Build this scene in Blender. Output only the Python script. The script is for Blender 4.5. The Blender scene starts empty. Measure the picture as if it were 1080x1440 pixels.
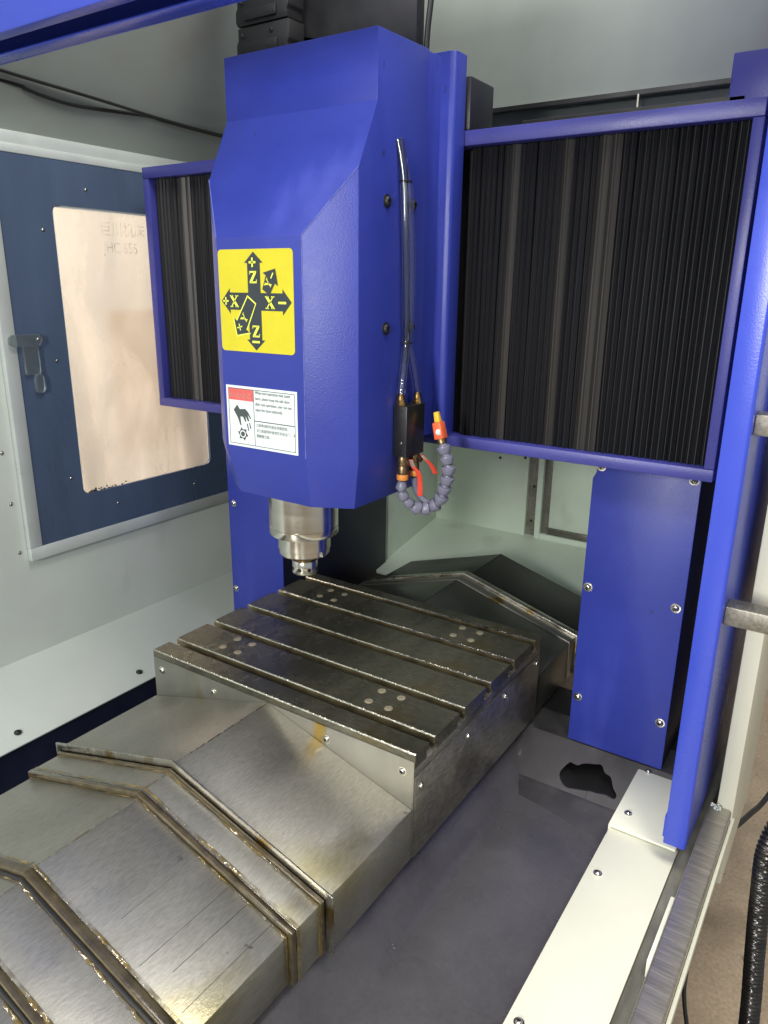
import bpy, bmesh, math, random
from mathutils import Vector, Matrix, noise as mnoise
random.seed(7)
R = math.radians
scene = bpy.context.scene
COL = scene.collection

# ------------------------------------------------------------------ camera
cam = bpy.data.cameras.new('camera'); camo = bpy.data.objects.new('camera', cam); COL.objects.link(camo)
yaw, pitch, roll = 0.5853, -0.2957, 0.0117
fw = Vector((-math.sin(yaw)*math.cos(pitch), math.cos(yaw)*math.cos(pitch), math.sin(pitch)))
rt0 = Vector((math.cos(yaw), math.sin(yaw), 0)); up0 = rt0.cross(fw)
rt = math.cos(roll)*rt0 + math.sin(roll)*up0; up = -math.sin(roll)*rt0 + math.cos(roll)*up0
camo.matrix_world = Matrix(((rt.x, up.x, -fw.x, 1.1528), (rt.y, up.y, -fw.y, -0.7446), (rt.z, up.z, -fw.z, 0.6062), (0, 0, 0, 1)))
cam.sensor_fit = 'VERTICAL'; cam.sensor_height = 36.0; cam.lens = 1041.0/1440*36
cam.clip_start = 0.02; cam.clip_end = 100
scene.camera = camo

# ------------------------------------------------------------------ world and lamps
world = bpy.data.worlds.new('World'); scene.world = world; world.use_nodes = True
bg = world.node_tree.nodes['Background']; bg.inputs[0].default_value = (0.93, 0.98, 0.97, 1); bg.inputs[1].default_value = 0.45

def lamp(name, loc, target, power, sx, sy, col):
    l = bpy.data.lights.new(name, 'AREA'); l.shape = 'RECTANGLE'; l.size = sx; l.size_y = sy; l.energy = power; l.color = col
    o = bpy.data.objects.new(name, l); COL.objects.link(o); o.location = loc
    o.rotation_euler = (Vector(target)-Vector(loc)).to_track_quat('-Z', 'Y').to_euler(); return o
lamp('workshop_ceiling_lamp', (0.05, -2.1, 1.9), (0.5, 0.2, 0.1), 34, 1.0, 0.4, (1.0, 0.98, 0.95))
lamp('workshop_lamp_front', (1.12, -2.4, 0.88), (0.55, 0.3, 0.15), 54, 0.26, 0.5, (1.0, 0.99, 0.95))
lamp('workshop_lamp_side', (1.42, -0.3, 2.1), (1.0, 0.05, -0.2), 50, 0.5, 1.3, (1.0, 0.96, 0.87))
lamp('workshop_lamp_beyond_window', (-1.6, 0.2, 2.0), (-0.9, 0.4, -0.5), 88, 1.4, 0.8, (1.0, 0.91, 0.80))

vs = scene.view_settings; vs.view_transform = 'Standard'; vs.look = 'None'; vs.exposure = 0.0; vs.gamma = 1.0; vs.use_curve_mapping = False
scene.render.engine = 'CYCLES'
scene.cycles.max_bounces = 8; scene.cycles.use_denoising = True

# ------------------------------------------------------------------ materials
MATS = {}
def M(name, col, rough=0.5, metal=0.0, var=0.12, vscale=9.0, bump=0.0, bscale=300.0, stretch=(1, 1, 1), col2=None, spec=0.5,
      rvar=0.08, coat=0.0, spots=None, trans=0.0, alpha=None, stain=None, grain=None):
    m = bpy.data.materials.new(name); m.use_nodes = True; nt = m.node_tree; N = nt.nodes; L = nt.links
    b = N['Principled BSDF']
    tc = N.new('ShaderNodeTexCoord'); mp = N.new('ShaderNodeMapping'); mp.inputs['Scale'].default_value = stretch
    L.new(tc.outputs['Object'], mp.inputs['Vector'])
    n1 = N.new('ShaderNodeTexNoise'); n1.inputs['Scale'].default_value = vscale; n1.inputs['Detail'].default_value = 7; n1.inputs['Roughness'].default_value = 0.62
    L.new(mp.outputs[0], n1.inputs['Vector'])
    rp = N.new('ShaderNodeValToRGB'); rp.color_ramp.elements[0].position = 0.3; rp.color_ramp.elements[1].position = 0.7
    a = [max(0, c*(1-var)) for c in col]; z = [min(1, c*(1+var)) for c in (col2 or col)]
    rp.color_ramp.elements[0].color = (*a, 1); rp.color_ramp.elements[1].color = (*z, 1)
    L.new(n1.outputs['Fac'], rp.inputs[0]); csock = rp.outputs[0]
    rm = N.new('ShaderNodeMapRange'); rm.inputs['To Min'].default_value = max(0.02, rough-rvar); rm.inputs['To Max'].default_value = min(1, rough+rvar)
    rm.inputs['From Min'].default_value = 0.3; rm.inputs['From Max'].default_value = 0.7
    L.new(n1.outputs['Fac'], rm.inputs['Value']); rsock = rm.outputs[0]
    for sp in ([spots] if spots else []) + ([stain] if stain else []):
        # a shape of its own: (colour, scale, threshold, softness, roughness, stretch)
        sc_, scale, th, soft, sr, st = sp
        mp2 = N.new('ShaderNodeMapping'); mp2.inputs['Scale'].default_value = st; L.new(tc.outputs['Object'], mp2.inputs['Vector'])
        n2 = N.new('ShaderNodeTexNoise'); n2.inputs['Scale'].default_value = scale; n2.inputs['Detail'].default_value = 5
        L.new(mp2.outputs[0], n2.inputs['Vector'])
        mr = N.new('ShaderNodeMapRange'); mr.inputs['From Min'].default_value = th; mr.inputs['From Max'].default_value = th+soft
        L.new(n2.outputs['Fac'], mr.inputs['Value'])
        mx = N.new('ShaderNodeMix'); mx.data_type = 'RGBA'; L.new(mr.outputs[0], mx.inputs['Factor'])
        L.new(csock, mx.inputs['A']); mx.inputs['B'].default_value = (*sc_, 1); csock = mx.outputs['Result']
        mf = N.new('ShaderNodeMix'); mf.data_type = 'FLOAT'; L.new(mr.outputs[0], mf.inputs['Factor']); L.new(rsock, mf.inputs['A']); mf.inputs['B'].default_value = sr; rsock = mf.outputs['Result']
    if grain:
        ng = N.new('ShaderNodeTexNoise'); ng.inputs['Scale'].default_value = grain[0]; ng.inputs['Detail'].default_value = 2
        mpg = N.new('ShaderNodeMapping'); mpg.inputs['Scale'].default_value = grain[2]; L.new(tc.outputs['Object'], mpg.inputs['Vector']); L.new(mpg.outputs[0], ng.inputs['Vector'])
        mg_ = N.new('ShaderNodeMapRange'); mg_.inputs['From Min'].default_value = .3; mg_.inputs['From Max'].default_value = .7; mg_.inputs['To Min'].default_value = 1-grain[1]; mg_.inputs['To Max'].default_value = 1+grain[1]
        L.new(ng.outputs['Fac'], mg_.inputs['Value'])
        vm = N.new('ShaderNodeVectorMath'); vm.operation = 'SCALE'; L.new(csock, vm.inputs[0]); L.new(mg_.outputs[0], vm.inputs['Scale']); csock = vm.outputs[0]
    L.new(csock, b.inputs['Base Color']); L.new(rsock, b.inputs['Roughness'])
    b.inputs['Metallic'].default_value = metal; b.inputs['Specular IOR Level'].default_value = spec
    b.inputs['Coat Weight'].default_value = coat; b.inputs['Coat Roughness'].default_value = 0.12
    b.inputs['Transmission Weight'].default_value = trans
    if bump:
        nb = N.new('ShaderNodeTexNoise'); nb.inputs['Scale'].default_value = bscale; nb.inputs['Detail'].default_value = 3
        L.new(mp.outputs[0], nb.inputs['Vector'])
        bp = N.new('ShaderNodeBump'); bp.inputs['Strength'].default_value = bump; bp.inputs['Distance'].default_value = 0.001
        L.new(nb.outputs['Fac'], bp.inputs['Height']); L.new(bp.outputs[0], b.inputs['Normal'])
    if alpha:   # (scale, threshold, softness) broken edges of a film
        na = N.new('ShaderNodeTexNoise'); na.inputs['Scale'].default_value = alpha[0]; na.inputs['Detail'].default_value = 6
        L.new(tc.outputs['Object'], na.inputs['Vector'])
        mr = N.new('ShaderNodeMapRange'); mr.inputs['From Min'].default_value = alpha[1]; mr.inputs['From Max'].default_value = alpha[1]+alpha[2]
        L.new(na.outputs['Fac'], mr.inputs['Value']); L.new(mr.outputs[0], b.inputs['Alpha'])
    MATS[name] = m; return m

M('blue_paint', (0.025, 0.040, 0.29), 0.38, var=0.12, vscale=5, bump=0.35, bscale=650, rvar=0.10, stain=((0.055, 0.075, 0.42), 8, 0.60, 0.22, 0.50, (1, 1, .3)), spots=((0.015, 0.02, 0.10), 45, 0.72, 0.05, 0.45, (1, 1, .5)))
M('plug_steel', (0.30, 0.265, 0.19), 0.42, 0.25, var=0.35, vscale=120, bump=0.3, bscale=200)
M('edge_highlight', (0.11, 0.13, 0.42), 0.35, var=0.5, vscale=40, bump=0.3, bscale=200)  # pale blue that puts the highlight on the head's folds into colour
M('frame_dim_violet', (0.034, 0.037, 0.215), 0.42, var=0.10, vscale=6, bump=0.2, bscale=500)  # darker than the head's blue: dim light on the rails put into colour
M('blue_door', (0.040, 0.070, 0.50), 0.30, var=0.05, vscale=5, bump=0.15, bscale=600)
M('slate_blue_paint', (0.058, 0.085, 0.145), 0.32, var=0.18, vscale=7, stretch=(1, 1, .25), bump=0.1, bscale=500)
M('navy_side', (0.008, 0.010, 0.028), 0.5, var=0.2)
M('white_paint', (0.50, 0.54, 0.505), 0.42, var=0.06, vscale=4, bump=0.06, bscale=400, stain=((0.38, 0.36, 0.30), 6, 0.66, 0.2, 0.5, (1, 1, .4)))
M('green_white_paint', (0.55, 0.64, 0.54), 0.45, var=0.08, vscale=5, bump=0.05, bscale=300, stain=((0.24, 0.22, 0.17), 5, 0.60, 0.25, 0.5, (1, 1, .5)))
M('hood_paint', (0.33, 0.37, 0.345), 0.5, var=0.10, vscale=4, bump=0.05, bscale=300, stain=((0.27, 0.25, 0.21), 4, 0.58, 0.25, 0.6, (1, 1, 1)))
M('cream_sheet', (0.78, 0.78, 0.66), 0.34, var=0.04, vscale=5, bump=0.04, bscale=300, stain=((0.62, 0.58, 0.45), 7, 0.66, 0.2, 0.45, (1, .4, 1)))
M('frame_alu', (0.52, 0.56, 0.55), 0.35, 0.3, var=0.06, vscale=12, bump=0.04)
M('steel_cover', (0.42, 0.405, 0.355), 0.42, 0.92, var=0.14, vscale=7, bump=0.15, bscale=420, rvar=0.08, stretch=(1, .45, 1), grain=(420, .11, (1, .22, 1)),
  stain=((0.36, 0.31, 0.13), 6, 0.58, 0.22, 0.22, (1, .6, 1)), spots=((0.17, 0.16, 0.14), 55, 0.70, 0.08, 0.3, (1, 1, 1)))
M('steel_cover_black', (0.035, 0.035, 0.033), 0.42, 0.5, var=0.3, vscale=6, bump=0.08, bscale=200)
M('cast_shaded_dirty', (0.044, 0.041, 0.046), 0.38, var=0.3, vscale=14, bump=0.3, bscale=60, spots=((0.11, 0.105, 0.11), 60, 0.68, 0.10, 0.4, (1, 1, 1)))  # smudged casting, darkened to hold down the front light on the foot
M('steel_cover_dark', (0.10, 0.102, 0.092), 0.38, 0.7, var=0.25, vscale=6, bump=0.08, bscale=300, rvar=0.1)
M('steel_plate', (0.27, 0.265, 0.235), 0.42, 0.92, var=0.18, vscale=9, bump=0.08, bscale=350, stretch=(1, 1, .4), stain=((0.24, 0.17, 0.05), 16, 0.60, 0.12, 0.22, (1, 1, .25)))
M('steel_skirt', (0.26, 0.245, 0.215), 0.48, 0.9, grain=(300, .25, (1, .3, 1)), var=0.3, vscale=7, bump=0.08, bscale=260, rvar=0.12, stain=((0.10, 0.09, 0.07), 6, 0.55, 0.2, 0.22, (1, 1, 1)))
M('steel_table', (0.135, 0.130, 0.100), 0.28, 0.75, grain=(260, .25, (.3, 1, 1)), var=0.28, vscale=10, bump=0.10, bscale=240, stretch=(1, .5, 1), rvar=0.12, stain=((0.15, 0.12, 0.055), 8, 0.58, 0.22, 0.18, (1, 1, 1)))
M('wet_edge_glint', (0.62, 0.60, 0.52), 0.20, 1.0, var=0.25, vscale=60, bump=0.55, bscale=170)  # wet slab edge, the oil's glint put into a bright base colour
M('slot_steel', (0.24, 0.20, 0.115), 0.34, 0.8, var=0.4, vscale=30, bump=0.3, bscale=200)
M('bright_steel', (0.68, 0.66, 0.60), 0.20, 1.0, var=0.10, vscale=14, bump=0.03, bscale=300, stretch=(.15, .15, 3))
M('stainless', (0.44, 0.405, 0.36), 0.42, 0.85, grain=(420, .20, (.08, 1, 1)), var=0.12, vscale=40, bump=0.16, bscale=160, stretch=(.25, 3, 1))
M('track_steel', (0.20, 0.195, 0.16), 0.5, 0.5, var=0.45, vscale=30, bump=0.1, stretch=(1, .3, 1))
M('wiper_amber', (0.075, 0.058, 0.030), 0.20, 0.25, var=0.5, vscale=45, bump=0.5, bscale=120, coat=0.6)
M('lip_steel', (0.42, 0.40, 0.35), 0.28, 0.95, var=0.3, vscale=30, bump=0.15, bscale=150, stain=((0.24, 0.16, 0.05), 20, 0.55, 0.15, 0.18, (1, 1, 1)))
M('oil_residue', (0.07, 0.044, 0.009), 0.08, 0.10, var=0.4, vscale=30, bump=0.6, bscale=110, coat=0.8, col2=(0.20, 0.14, 0.04), alpha=(30, 0.34, 0.30))
M('rubber', (0.018, 0.018, 0.019), 0.45, var=0.3, vscale=30, bump=0.1)
M('bellows_dusty', (0.020, 0.018, 0.0165), 0.5, var=0.4, vscale=14, stretch=(1, 1, .15), bump=0.1, bscale=150)
M('bellows_cloth', (0.0085, 0.0090, 0.0112), 0.40, var=0.35, vscale=11, stretch=(1, 1, .18), bump=0.08, bscale=150, rvar=0.12, spots=((0.045, 0.042, 0.038), 30, 0.68, 0.12, 0.6, (1, 1, .12)))
M('cast_grey', (0.084, 0.079, 0.087), 0.30, grain=(160, .06, (1, 1, 1)), var=0.18, vscale=8, bump=0.45, bscale=28, rvar=0.12, spots=((0.22, 0.22, 0.22), 130, 0.76, 0.02, 0.4, (1, 1, 1)), stain=((0.055, 0.052, 0.058), 7, 0.56, 0.2, 0.3, (1, 1, 1)))
M('void_black', (0.006, 0.006, 0.007), 0.6, var=0.2)
M('dark_metal', (0.020, 0.021, 0.023), 0.45, 0.2, var=0.25, vscale=18, bump=0.1)
M('block_black', (0.010, 0.010, 0.011), 0.36, var=0.3, bump=0.15, bscale=150, spots=((0.50, 0.48, 0.42), 95, 0.70, 0.03, 0.3, (1, 1, 1)))
M('brass', (0.42, 0.27, 0.10), 0.28, 1.0, var=0.35, vscale=60, bump=0.1)
M('bronze', (0.20, 0.14, 0.075), 0.34, 0.9, var=0.35, vscale=50, bump=0.15)
M('orange_band', (0.62, 0.22, 0.04), 0.4, var=0.2, vscale=60)
M('hose_plastic', (0.16, 0.16, 0.225), 0.36, var=0.18, vscale=40, bump=0.1, spots=((0.06, 0.05, 0.06), 50, 0.62, 0.1, 0.3, (1, 1, 1)))
M('red_plastic', (0.62, 0.055, 0.030), 0.38, var=0.12, vscale=40)
M('orange_plastic', (0.72, 0.13, 0.045), 0.38, var=0.12, vscale=40)
M('yellow_plastic', (0.78, 0.47, 0.03), 0.38, var=0.1, vscale=40)
M('clear_tube', (0.90, 0.92, 0.94), 0.06, var=0.02, trans=1.0, rvar=0.02)
M('tube_air', (0.93, 0.95, 0.97), 0.08, var=0.02, trans=1.0, rvar=0.02); MATS['tube_air'].node_tree.nodes['Principled BSDF'].inputs['IOR'].default_value = 0.72
M('clear_plastic', (0.80, 0.88, 0.90), 0.10, var=0.05, trans=0.95)
M('sign_yellow', (0.60, 0.53, 0.020), 0.42, var=0.05, vscale=25, bump=0.04)
M('sign_dark', (0.026, 0.036, 0.045), 0.5, var=0.15, vscale=40)
M('sign_letter', (0.80, 0.84, 0.10), 0.45, var=0.03)
M('label_white', (0.70, 0.76, 0.76), 0.4, var=0.03, vscale=20)
M('label_red', (0.62, 0.12, 0.11), 0.42, var=0.08, vscale=60)
M('label_pink', (0.66, 0.25, 0.22), 0.45, var=0.03)
M('label_ink', (0.06, 0.075, 0.075), 0.5, var=0.1)
M('concrete', (0.42, 0.32, 0.225), 0.62, grain=(120, .15, (1, 1, 1)), var=0.16, vscale=6, bump=0.25, bscale=60, stain=((0.22, 0.165, 0.11), 3.2, 0.52, 0.2, 0.5, (1, 1, 1)), spots=((0.16, 0.12, 0.09), 40, 0.66, 0.06, 0.5, (1, 1, 1)))
M('cable_black', (0.012, 0.012, 0.012), 0.4, var=0.2)
M('conduit_metal', (0.055, 0.052, 0.05), 0.22, 0.8, var=0.2, vscale=30)
M('ghost_letter', (0.13, 0.11, 0.10), 0.6, var=0.1, alpha=(60, 0.30, 0.9))
M('jamb_paint', (0.66, 0.66, 0.55), 0.4, var=0.05, vscale=6, bump=0.04)
M('far_white', (0.70, 0.69, 0.66), 0.5, var=0.08, vscale=4)
M('far_tan', (0.46, 0.36, 0.25), 0.6, var=0.2, vscale=5)
M('far_grey', (0.20, 0.185, 0.17), 0.6, var=0.2, vscale=5)
# dusty polycarbonate pane: mostly clear, part diffusing, with smeared dust
m = bpy.data.materials.new('dusty_pane'); m.use_nodes = True; nt = m.node_tree; N = nt.nodes; L = nt.links
for n in list(N):
    if n.type != 'OUTPUT_MATERIAL': N.remove(n)
out = [n for n in N if n.type == 'OUTPUT_MATERIAL'][0]
tc = N.new('ShaderNodeTexCoord'); mp = N.new('ShaderNodeMapping'); mp.inputs['Scale'].default_value = (1, 1.5, .55); L.new(tc.outputs['Object'], mp.inputs[0])
nz = N.new('ShaderNodeTexNoise'); nz.inputs['Scale'].default_value = 5; nz.inputs['Detail'].default_value = 5; nz.inputs['Distortion'].default_value = 0.9; L.new(mp.outputs[0], nz.inputs[0])
mr = N.new('ShaderNodeMapRange'); mr.inputs['From Min'].default_value = .3; mr.inputs['From Max'].default_value = .75; mr.inputs['To Min'].default_value = .10; mr.inputs['To Max'].default_value = .46; L.new(nz.outputs['Fac'], mr.inputs[0])
tr = N.new('ShaderNodeBsdfRefraction'); tr.inputs['Color'].default_value = (1, .97, .94, 1); tr.inputs['Roughness'].default_value = .22; tr.inputs['IOR'].default_value = 1.12
tl = N.new('ShaderNodeBsdfTranslucent'); tl.inputs[0].default_value = (.95, .87, .80, 1)
gl = N.new('ShaderNodeBsdfGlossy'); gl.inputs['Roughness'].default_value = .15
mx = N.new('ShaderNodeMixShader'); L.new(mr.outputs[0], mx.inputs[0]); L.new(tr.outputs[0], mx.inputs[1]); L.new(tl.outputs[0], mx.inputs[2])
mg = N.new('ShaderNodeMixShader'); mg.inputs[0].default_value = .05; L.new(mx.outputs[0], mg.inputs[1]); L.new(gl.outputs[0], mg.inputs[2])
L.new(mg.outputs[0], out.inputs[0]); MATS['dusty_pane'] = m

# ------------------------------------------------------------------ geometry helpers (everything in metres, table top is z = 0)
WPOS = {}
class G:
    def __init__(s): s.v = []; s.f = []; s.m = []
    def poly(s, pts, mi=0):
        i = len(s.v); s.v += [tuple(p) for p in pts]; s.f.append(tuple(range(i, i+len(pts)))); s.m.append(mi); return s
    def add(s, vs_, fs, mi=0):
        i = len(s.v); s.v += [tuple(p) for p in vs_]; s.f += [tuple(i+k for k in f) for f in fs]; s.m += [mi]*len(fs); return s
    def box(s, x0, x1, y0, y1, z0, z1, mi=0):
        return s.add([(x0,y0,z0),(x1,y0,z0),(x1,y1,z0),(x0,y1,z0),(x0,y0,z1),(x1,y0,z1),(x1,y1,z1),(x0,y1,z1)],
                     [(0,3,2,1),(4,5,6,7),(0,1,5,4),(1,2,6,5),(2,3,7,6),(3,0,4,7)], mi)
    def prism(s, pts, axis, a, b, mi=0):
        """closed 2D polygon extruded along an axis: 'y' pts=(x,z); 'x' pts=(y,z); 'z' pts=(x,y)"""
        def P(p, t): return {'y': (p[0], t, p[1]), 'x': (t, p[0], p[1]), 'z': (p[0], p[1], t)}[axis]
        n = len(pts); vs_ = [P(p, a) for p in pts]+[P(p, b) for p in pts]
        fs = [tuple(range(n)), tuple(range(2*n-1, n-1, -1))]+[(i, i+n, (i+1) % n+n, (i+1) % n) for i in range(n)]
        return s.add(vs_, fs, mi)
    def tube(s, path, r, seg=10, mi=0, caps=True):
        path = [Vector(p) for p in path]; n = len(path); rs = r if isinstance(r, (list, tuple)) else [r]*n
        t = (path[1]-path[0]).normalized(); u = t.orthogonal().normalized(); rings = []
        for i, p in enumerate(path):
            d = (path[min(i+1, n-1)]-path[max(i-1, 0)])
            if d.length > 1e-9:
                d.normalize(); q = t.rotation_difference(d); u = (q @ u); u = (u-d*u.dot(d)).normalized(); t = d
            w = t.cross(u); rings.append([p+rs[i]*(math.cos(2*math.pi*k/seg)*u+math.sin(2*math.pi*k/seg)*w) for k in range(seg)])
        vs_ = [v for rg in rings for v in rg]; fs = []
        for i in range(n-1):
            for k in range(seg): fs.append((i*seg+k, i*seg+(k+1) % seg, (i+1)*seg+(k+1) % seg, (i+1)*seg+k))
        if caps: fs.append(tuple(range(seg-1, -1, -1))); fs.append(tuple((n-1)*seg+k for k in range(seg)))
        return s.add(vs_, fs, mi)
    def lathe(s, prof, o, d=(0, 0, 1), seg=32, mi=0):
        """prof = [(r, h), ...] along direction d from origin o"""
        o = Vector(o); d = Vector(d).normalized(); u = d.orthogonal().normalized(); w = d.cross(u); vs_ = []; fs = []
        for r, h in prof:
            for k in range(seg):
                a = 2*math.pi*k/seg; vs_.append(o+d*h+max(r, 1e-5)*(math.cos(a)*u+math.sin(a)*w))
        for i in range(len(prof)-1):
            for k in range(seg): fs.append((i*seg+k, i*seg+(k+1) % seg, (i+1)*seg+(k+1) % seg, (i+1)*seg+k))
        fs.append(tuple(range(seg-1, -1, -1))); fs.append(tuple((len(prof)-1)*seg+k for k in range(seg)))
        return s.add(vs_, fs, mi)
    def build(s, name, mats, parent=None, bevel=0.0, seg=2, smooth=False, origin=None):
        if isinstance(mats, str): mats = [mats]
        xs = [v[0] for v in s.v]; ys = [v[1] for v in s.v]; zs = [v[2] for v in s.v]
        c = Vector(origin) if origin else Vector(((min(xs)+max(xs))/2, (min(ys)+max(ys))/2, (min(zs)+max(zs))/2 if parent else min(zs)))
        me = bpy.data.meshes.new(name); me.from_pydata([Vector(v)-c for v in s.v], [], s.f)
        for mt in mats: me.materials.append(MATS[mt])
        for p, mi in zip(me.polygons, s.m): p.material_index = mi
        bm = bmesh.new(); bm.from_mesh(me); bmesh.ops.recalc_face_normals(bm, faces=bm.faces)
        if bevel:
            es = [e for e in bm.edges if len(e.link_faces) == 2 and e.calc_face_angle(0) > R(22)]
            bmesh.ops.bevel(bm, geom=es, offset=bevel, segments=seg, profile=0.5, affect='EDGES', clamp_overlap=True)
        for f in bm.faces: f.smooth = bool(smooth or bevel)
        if smooth or bevel:
            for e in bm.edges:
                if len(e.link_faces) == 2 and e.calc_face_angle(0) > R(38 if smooth else 30): e.smooth = False
        bm.to_mesh(me); bm.free()
        o = bpy.data.objects.new(name, me); COL.objects.link(o); place(o, c, parent); return o
def place(o, wpos, parent=None):
    WPOS[o.name] = Vector(wpos)
    if parent: o.parent = parent; o.location = Vector(wpos)-WPOS[parent.name]
    else: o.location = wpos
def tag(o, label, cat, group=None):
    o['label'] = label; o['category'] = cat
    if group: o['group'] = group
    return o
def thing(name, loc, label, cat, group=None):
    o = bpy.data.objects.new(name, None); o.empty_display_size = .02; COL.objects.link(o); place(o, loc); return tag(o, label, cat, group)
def struct(o): o['kind'] = 'structure'; return o
def stuff(o): o['kind'] = 'stuff'; return o
def dup(src, wpos, parent, rot=None, scale=None):
    o = src.copy(); COL.objects.link(o); WPOS[o.name] = Vector(wpos); o.parent = parent
    o.location = Vector(wpos)-(WPOS[parent.name] if parent else Vector())
    if rot is not None: o.rotation_euler = rot
    if scale is not None: o.scale = scale
    return o
def smoothpath(pts, n=8):
    pts = [Vector(p) for p in pts]; out = []
    for i in range(len(pts)-1):
        p0 = pts[max(i-1, 0)]; p1 = pts[i]; p2 = pts[i+1]; p3 = pts[min(i+2, len(pts)-1)]
        for k in range(n):
            t = k/n; out.append(.5*((2*p1)+(p2-p0)*t+(2*p0-5*p1+4*p2-p3)*t*t+(3*p1-p0-3*p2+p3)*t**3))
    out.append(pts[-1]); return out

# a shared screw: washer, domed head, dark hexagon socket, along a direction
_screws = {}
def screw(parent, p, d, size=0.0065, kind='steel', name='screw'):
    key = (tuple(d), size, kind)
    if key not in _screws:
        g = G(); r = size
        g.lathe([(r*1.0, -.001), (r*1.0, .0006), (r*.78, .0008)], (0, 0, 0), d, 20, 0)
        g.lathe([(r*.70, .0004), (r*.70, r*.28), (r*.58, r*.46), (r*.36, r*.54), (r*.34, r*.2)], (0, 0, 0), d, 20, 0)
        dd = Vector(d).normalized()
        g.lathe([(r*.34, r*.18), (r*.33, r*.30)], (0, 0, 0), d, 6, 1)
        o = g.build(name, ['bright_steel' if kind == 'steel' else 'dark_metal', 'void_black'], parent, smooth=True, origin=(0, 0, 0))
        o.location = Vector(p)-WPOS[parent.name]; WPOS[o.name] = Vector(p); o.rotation_euler = (0, 0, 0)
        _screws[key] = o; return o
    return dup(_screws[key], p, parent)

# ------------------------------------------------------------------ floor and surroundings of the machine
g = G(); g.box(-4.0, 4.0, -4.0, 6.0, -0.90, -0.85); struct(g.build('floor', 'concrete'))

# enclosure walls
g = G(); g.box(-.215, -.192, -1.1, 1.15, -.62, .16).box(-.215, -.192, -1.1, .118, .16, .77).box(-.215, -.192, .52, 1.15, .16, .77).box(-.215, -.192, -1.1, 1.15, .77, .862)
wl = struct(g.build('wall_left', 'white_paint', origin=(-.2, .1, -.2)))
g = G(); g.prism([(-.195, .860), (-.189, .858), (-.135, .945), (.16, 1.32), (.14, 1.33), (-.150, .955)], 'y', -1.1, 1.15)
struct(g.build('hood_slope', 'hood_paint', bevel=.002))
g = G(); g.box(-.192, -.186, -.35, 1.15, .838, .860); g.build('trim_strip', 'frame_alu', wl, bevel=.001)
# upper back panel
g = G(); g.box(-.10, 1.15, .80, .82, .957, 1.75); ub = struct(g.build('wall_back_upper', 'hood_paint', bevel=.002))
g = G(); g.box(-.10, 1.15, .785, .80, .950, .958); g.build('edge_strip', 'dark_metal', ub)
g = G(); g.box(-.05, 1.1, .84, .86, .60, 1.10); struct(g.build('wall_back_middle', 'hood_paint'))
g = G(); g.box(.6905, .6935, .780, .785, .928, .9495); g.build('hook', 'steel_plate', ub)
g = G(); g.prism([(.90, 1.5), (1.25, 1.12), (1.26, 1.13), (.91, 1.52)], 'y', .30, .82); struct(g.build('ceiling', 'hood_paint'))

g = G(); g.box(1.036, 1.07, -1.1, 1.3, 1.10, 1.36); struct(g.build('unseen_door_header', 'white_paint'))  # out of view, added to keep the side lamp off the upper head
# back wall low, behind the table
g = G(); g.box(.09, .386, 1.13, 1.15, -.12, .60); g.box(.416, .432, 1.126, 1.15, -.12, .60); g.box(.432, .90, 1.126, 1.15, -.12, -.048)
bwall = struct(g.build('wall_back', 'green_white_paint', bevel=.0015))
g = G(); g.box(.386, .416, 1.142, 1.15, -.12, .60); g.build('seam', 'steel_skirt', bwall)
g = G(); g.box(.452, .90, 1.140, 1.15, -.030, .60); g.build('hatch_panel', 'green_white_paint', bwall, bevel=.001)
g = G(); g.box(.432, .452, 1.138, 1.15, -.048, .60); g.box(.452, .90, 1.132, 1.15, -.048, -.030); g.build('hatch_frame', 'steel_skirt', bwall, bevel=.001)
for p in ((.30, 1.13, .15), (.375, 1.13, .16), (.40, 1.142, -.02), (.402, 1.142, .08)): screw(bwall, p, (0, -1, 0), .004, 'dark')
g = G(); g.prism([(1.14, -.060), (.80, -.125), (.80, -.135), (1.14, -.075)], 'x', .09, .90); struct(g.build('rear_chute', 'green_white_paint', bevel=.001))
g = G(); g.box(-.02, .10, .846, 1.14, -.15, .60); struct(g.build('wall_rear_inner', 'green_white_paint', bevel=.006))

# ------------------------------------------------------------------ machine bed casting
bed = thing('machine_bed', (.45, 0, -.85), 'dark grey painted cast machine bed with a chip trough beside the table', 'machine bed')
g = G(); g.prism([(-.19, -.50), (.14, -.50), (.2, -.205), (.2, -.174), (.69, -.174), (.69, -.197), (.696, -.203), (.733, -.243), (.745, -.248), (.975, -.254), (.975, -.60), (-.19, -.60)], 'y', -1.0, .42)
g.build('trough', 'cast_grey', bed, bevel=.004)
hl = smoothpath([(.8498, -.2292, 0), (.830, -.2318, 0), (.813, -.2335, 0), (.801, -.2290, 0), (.7945, -.2215, 0), (.799, -.2125, 0), (.8055, -.2065, 0), (.818, -.2070, 0), (.829, -.2025, 0), (.846, -.1995, 0), (.858, -.1980, 0), (.8675, -.2045, 0), (.879, -.2070, 0), (.888, -.2165, 0), (.897, -.2225, 0), (.8945, -.2275, 0), (.880, -.2265, 0), (.866, -.2280, 0), (.8502, -.2288, 0)], 4)
fp = [(.64, -.30), (.8498, -.30)]+[(q_.x, q_.y) for q_ in hl]+[(.8502, -.30), (.975, -.30), (.975, -.183), (.64, -.183)]
g = G(); n_ = len(fp); g.add([(x, .335+(z+.25)*1.35, z) for x, z in fp]+[(x, .50, z) for x, z in fp], [tuple(range(n_)), tuple(range(2*n_-1, n_-1, -1))]+[(k, k+n_, (k+1) % n_+n_, (k+1) % n_) for k in range(n_)])
g.build('column_foot', 'cast_shaded_dirty', bed)
hq = [(q_.x, q_.y) for q_ in hl]; n_ = len(hq)
cx_, cz_ = sum(a for a, b in hq)/n_, sum(b for a, b in hq)/n_
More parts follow.
